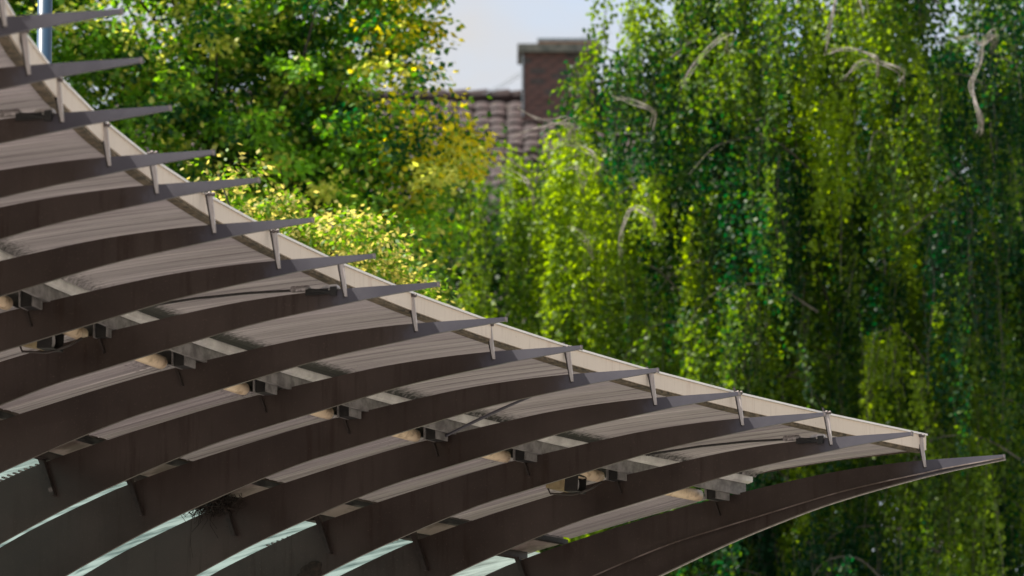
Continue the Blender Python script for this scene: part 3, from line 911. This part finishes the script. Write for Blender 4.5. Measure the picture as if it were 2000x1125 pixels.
def leafy_tree(name, label, pix, yc, ydepth, nclump, trunk_px, seed, colour, csize=(.25, .55), nleaf=(70, 150), leaf=(.075, .036), holes=(), trunk_r=.2, flat=.55, trunk_y=0.0, group=None, nz=.9, thr=-.25):
    rg = np.random.default_rng(seed)
    poly = outline(pix, yc)
    xs = [p[0] for p in poly]; zs = [p[1] for p in poly]
    tx = at_y(trunk_px, 300, yc)[0]
    gz_ = terrain_h(tx, yc)
    root = empty(name, (tx, yc, gz_ - .15), label, 'tree', group)
    n1 = Noise3(rg, nz)
    Cs, As, Bs, Ls, Ws, Ts = [], [], [], [], [], []
    cl = []
    tries = 0
    while len(cl) < nclump and tries < nclump * 40:
        tries += 1
        x = rg.uniform(min(xs), max(xs)); z = rg.uniform(min(zs), max(zs))
        if not inside(poly, np.array([x]), np.array([z]))[0]: continue
        y = yc + np.clip(rg.normal(0, .5), -1, 1) * ydepth
        if float(n1(np.array([[x, y, z]]))[0]) * .6 + rg.uniform(-.8, 1) < thr: continue
        if any(math.hypot(x - at_y(a, b, yc)[0], z - at_y(a, b, yc)[2]) < r_ and rg.random() < p_ for a, b, r_, p_ in holes): continue
        cl.append((x, y, z))
        n = int(rg.integers(*nleaf)); s = rg.uniform(*csize)
        o_ = rg.normal(0, 1, (n, 3)) * np.array([s, s, s * flat]) * .62
        c = np.array([x, y, z]) + o_
        a = unit(unit(o_ + 1e-4) + rg.normal(0, .5, (n, 3)) - np.array([0, 0, .45]))
        up = np.array([0, 0, 1.0]) + rg.normal(0, .55, (n, 3))
        b = unit(np.cross(a, up))
        Cs.append(c); As.append(a); Bs.append(b)
        Ls.append(rg.uniform(.75, 1.3, n) * leaf[0]); Ws.append(rg.uniform(.75, 1.3, n) * leaf[1])
        Ts.append(colour(rg, c, n))
    leaves_obj('crown', np.concatenate(Cs), np.concatenate(As), np.concatenate(Bs), np.concatenate(Ls), np.concatenate(Ws), np.concatenate(Ts), M_LEAF, root, root.location)
    top = max(zs) - gz_
    tk = MB()
    tk.tube(catmull([(0, 0, 0), (.03, .05, top * .35), (-.03, 0, top * .65), (.06, .1, top * .97)], 6), list(np.linspace(trunk_r, trunk_r * .3, 19)), 10)
    off = np.array(root.location)
    for i in rg.choice(len(cl), min(26, len(cl)), replace=False):
        p1 = Vector(np.array(cl[i]) - off)
        zz = max(1.5, p1.z - rg.uniform(.8, 2.2) - .25 * math.hypot(p1.x, p1.y))
        p0 = Vector((0, 0.03, zz))
        pm = p0.lerp(p1, .5) + Vector((rg.normal(0, .15), rg.normal(0, .15), -.1))
        tk.tube(catmull([p0, pm, p1], 4), list(np.linspace(trunk_r * .22, .008, 9)), 6)
    tk.build('trunk', M_DARKBARK, root, True)
    return root, sum(len(c) for c in Cs)

tot = []
# weeping birches on the right
birch_pix = [(870, 315), (930, 268), (1010, 250), (1090, 225), (1140, 165), (1185, 115), (1215, 60), (1225, -20), (1260, -120), (2150, -150), (2150, 1420), (950, 1420), (920, 900), (900, 560)]
twigs = [([(1010, 212), (1040, 232), (1085, 240), (1112, 238)], 69.8, .013), ([(1000, 268), (1060, 248), (1108, 242)], 69.8, .010),
         ([(1060, 300), (1105, 282), (1145, 292), (1160, 310)], 69.5, .010), ([(940, 322), (985, 330), (1020, 342), (1035, 370)], 69.5, .010),
         ([(1095, 330), (1120, 322), (1135, 345)], 69.5, .011),
         ([(1615, 100), (1660, 98), (1705, 108), (1718, 116)], 69.3, .014), ([(1652, 150), (1680, 125), (1720, 118), (1760, 138)], 69.3, .012),
         ([(1865, 75), (1900, 68), (1915, 90), (1945, 65)], 69.7, .014), ([(1917, 88), (1910, 130), (1900, 175), (1915, 240)], 69.7, .018),
         ([(1615, 95), (1622, 50), (1632, -10)], 69.9, .016), ([(1690, 45), (1676, -10)], 69.9, .014),
         ([(1215, 500), (1212, 470), (1228, 425), (1240, 402), (1275, 425)], 69.1, .012), ([(1110, 440), (1140, 460), (1150, 480)], 69.3, .008),
         ([(1200, 192), (1235, 200), (1275, 218)], 69.3, .012), ([(1330, 170), (1360, 120), (1420, 70)], 69.3, .010),
         ([(1640, 880), (1670, 860), (1690, 835)], 69.3, .010)]
holes = [(1270, 30, .50, .86), (1320, 60, .30, .8), (1760, 120, .42, .8), (1830, 100, .30, .7), (1400, 300, .0, 0)]
tot.append(weeping_tree('weeping_birch', 'tall weeping birch with long hanging green curtains and pale bare branches', birch_pix, 73.0, 2.2, 190, 1530, 21, holes, twigs=twigs, first=((1180, 100), (1215, 30), (1150, 205), (985, 275), (1060, 262), (920, 300), (1030, 330), (950, 360), (1110, 250), (1130, 330), (1060, 400), (960, 440), (1160, 180), (1180, 420)))[1])
birch2 = [(1500, 300), (1700, 180), (1950, 100), (2300, 0), (2350, 1500), (1200, 1500), (1180, 900), (1250, 600)]
tot.append(weeping_tree('weeping_birch', 'darker weeping birch standing behind the tall one, beyond the canopy tip', birch2, 81.0, 1.8, 110, 1790, 22, [(1760, 120, .5, .9)], hue=-.6)[1])

def col_left(rg, c, n):
    # whole twigs differ in colour; leaves turn golden on the upper outer side of the crown
    q = float(np.clip((c[:, 0].mean() + 1.75) / .9, 0, 1) * np.clip((c[:, 2].mean() - 14.6) / 1.0, 0, 1)) * .55
    dark, mid, pale, gold = (np.array(v) for v in ((.006, .050, .018), (.095, .215, .022), (.48, .50, .13), (.60, .54, .015)))
    k = rg.random()
    base = dark if k < .34 else mid if k < .62 else pale if k < .84 else mid * 1.6
    h = np.clip(rg.normal(.2, .22, n), 0, 1)[:, None]
    t = base * (1 - h) + mid * h
    isg = rg.random(n) < q * rg.uniform(.3, 1.3)
    t[isg] = gold * rg.uniform(.55, 1.1, (isg.sum(), 1))
    isp = (~isg) & (rg.random(n) < .06)
    t[isp] = pale * rg.uniform(.7, 1.2, (isp.sum(), 1))
    return t
left_pix = [(-200, -160), (790, -160), (825, -60), (850, 30), (835, 100), (872, 190), (895, 235), (935, 245), (950, 300), (880, 340), (880, 420), (820, 520), (700, 560), (400, 420), (200, 330), (-200, 330)]
tot.append(leafy_tree('yellowing_tree', 'broad leafy tree turning golden on its outer side, left of the brick chimney', left_pix, 68.0, 1.5, 1000, 415, 31, col_left,
                      holes=[(160, 40, .35, .6), (300, 60, .3, .5), (470, 190, .25, .5)], trunk_r=.12, leaf=(.085, .062), nleaf=(60, 130), csize=(.16, .36), thr=.05, nz=1.5)[1])
def col_shrub(rg, c, n):
    g = np.array([.075, .15, .022]); p = np.array([.46, .43, .14])
    t = g * rg.uniform(.6, 1.6, (n, 1)); m_ = rg.random(n) < .40
    t[m_] = p * rg.uniform(.6, 1.1, (m_.sum(), 1)); return t
shrub_pix = [(380, 330), (460, 320), (560, 390), (640, 430), (760, 450), (850, 520), (880, 600), (900, 800), (400, 800), (300, 500)]
tot.append(leafy_tree('blossoming_tree', 'small tree with cream blossom close behind the cream fascia', shrub_pix, 57.0, .9, 150, 640, 41, col_shrub, csize=(.16, .34), leaf=(.062, .040), trunk_r=.09)[1])
def col_dark(rg, c, n):
    h = np.clip(rg.normal(.4, .3, n), 0, 1)[:, None]
    return (1 - h) * np.array([.005, .026, .009]) + h * np.array([.040, .085, .012])
b1 = [(700, 470), (900, 420), (1120, 330), (1300, 240), (1450, 230), (1520, 400), (1550, 1500), (600, 1500), (620, 700)]
tot.append(leafy_tree('dense_tree', 'dense dark green tree behind the birch, below the chimney', b1, 90.0, 2.4, 520, 1150, 51, col_dark, csize=(.4, .8), nleaf=(110, 200), leaf=(.12, .075), trunk_r=.2)[1])
b2 = [(1450, 330), (1600, 240), (1900, 260), (2150, 200), (2400, 400), (2400, 1500), (1350, 1500), (1380, 600)]
tot.append(leafy_tree('dense_tree', 'dense dark green tree behind the birches, beyond the canopy tip', b2, 94.0, 2.4, 560, 1850, 52, col_dark, csize=(.4, .8), nleaf=(110, 200), leaf=(.12, .075), trunk_r=.22)[1])
print('leaves', tot, sum(tot))
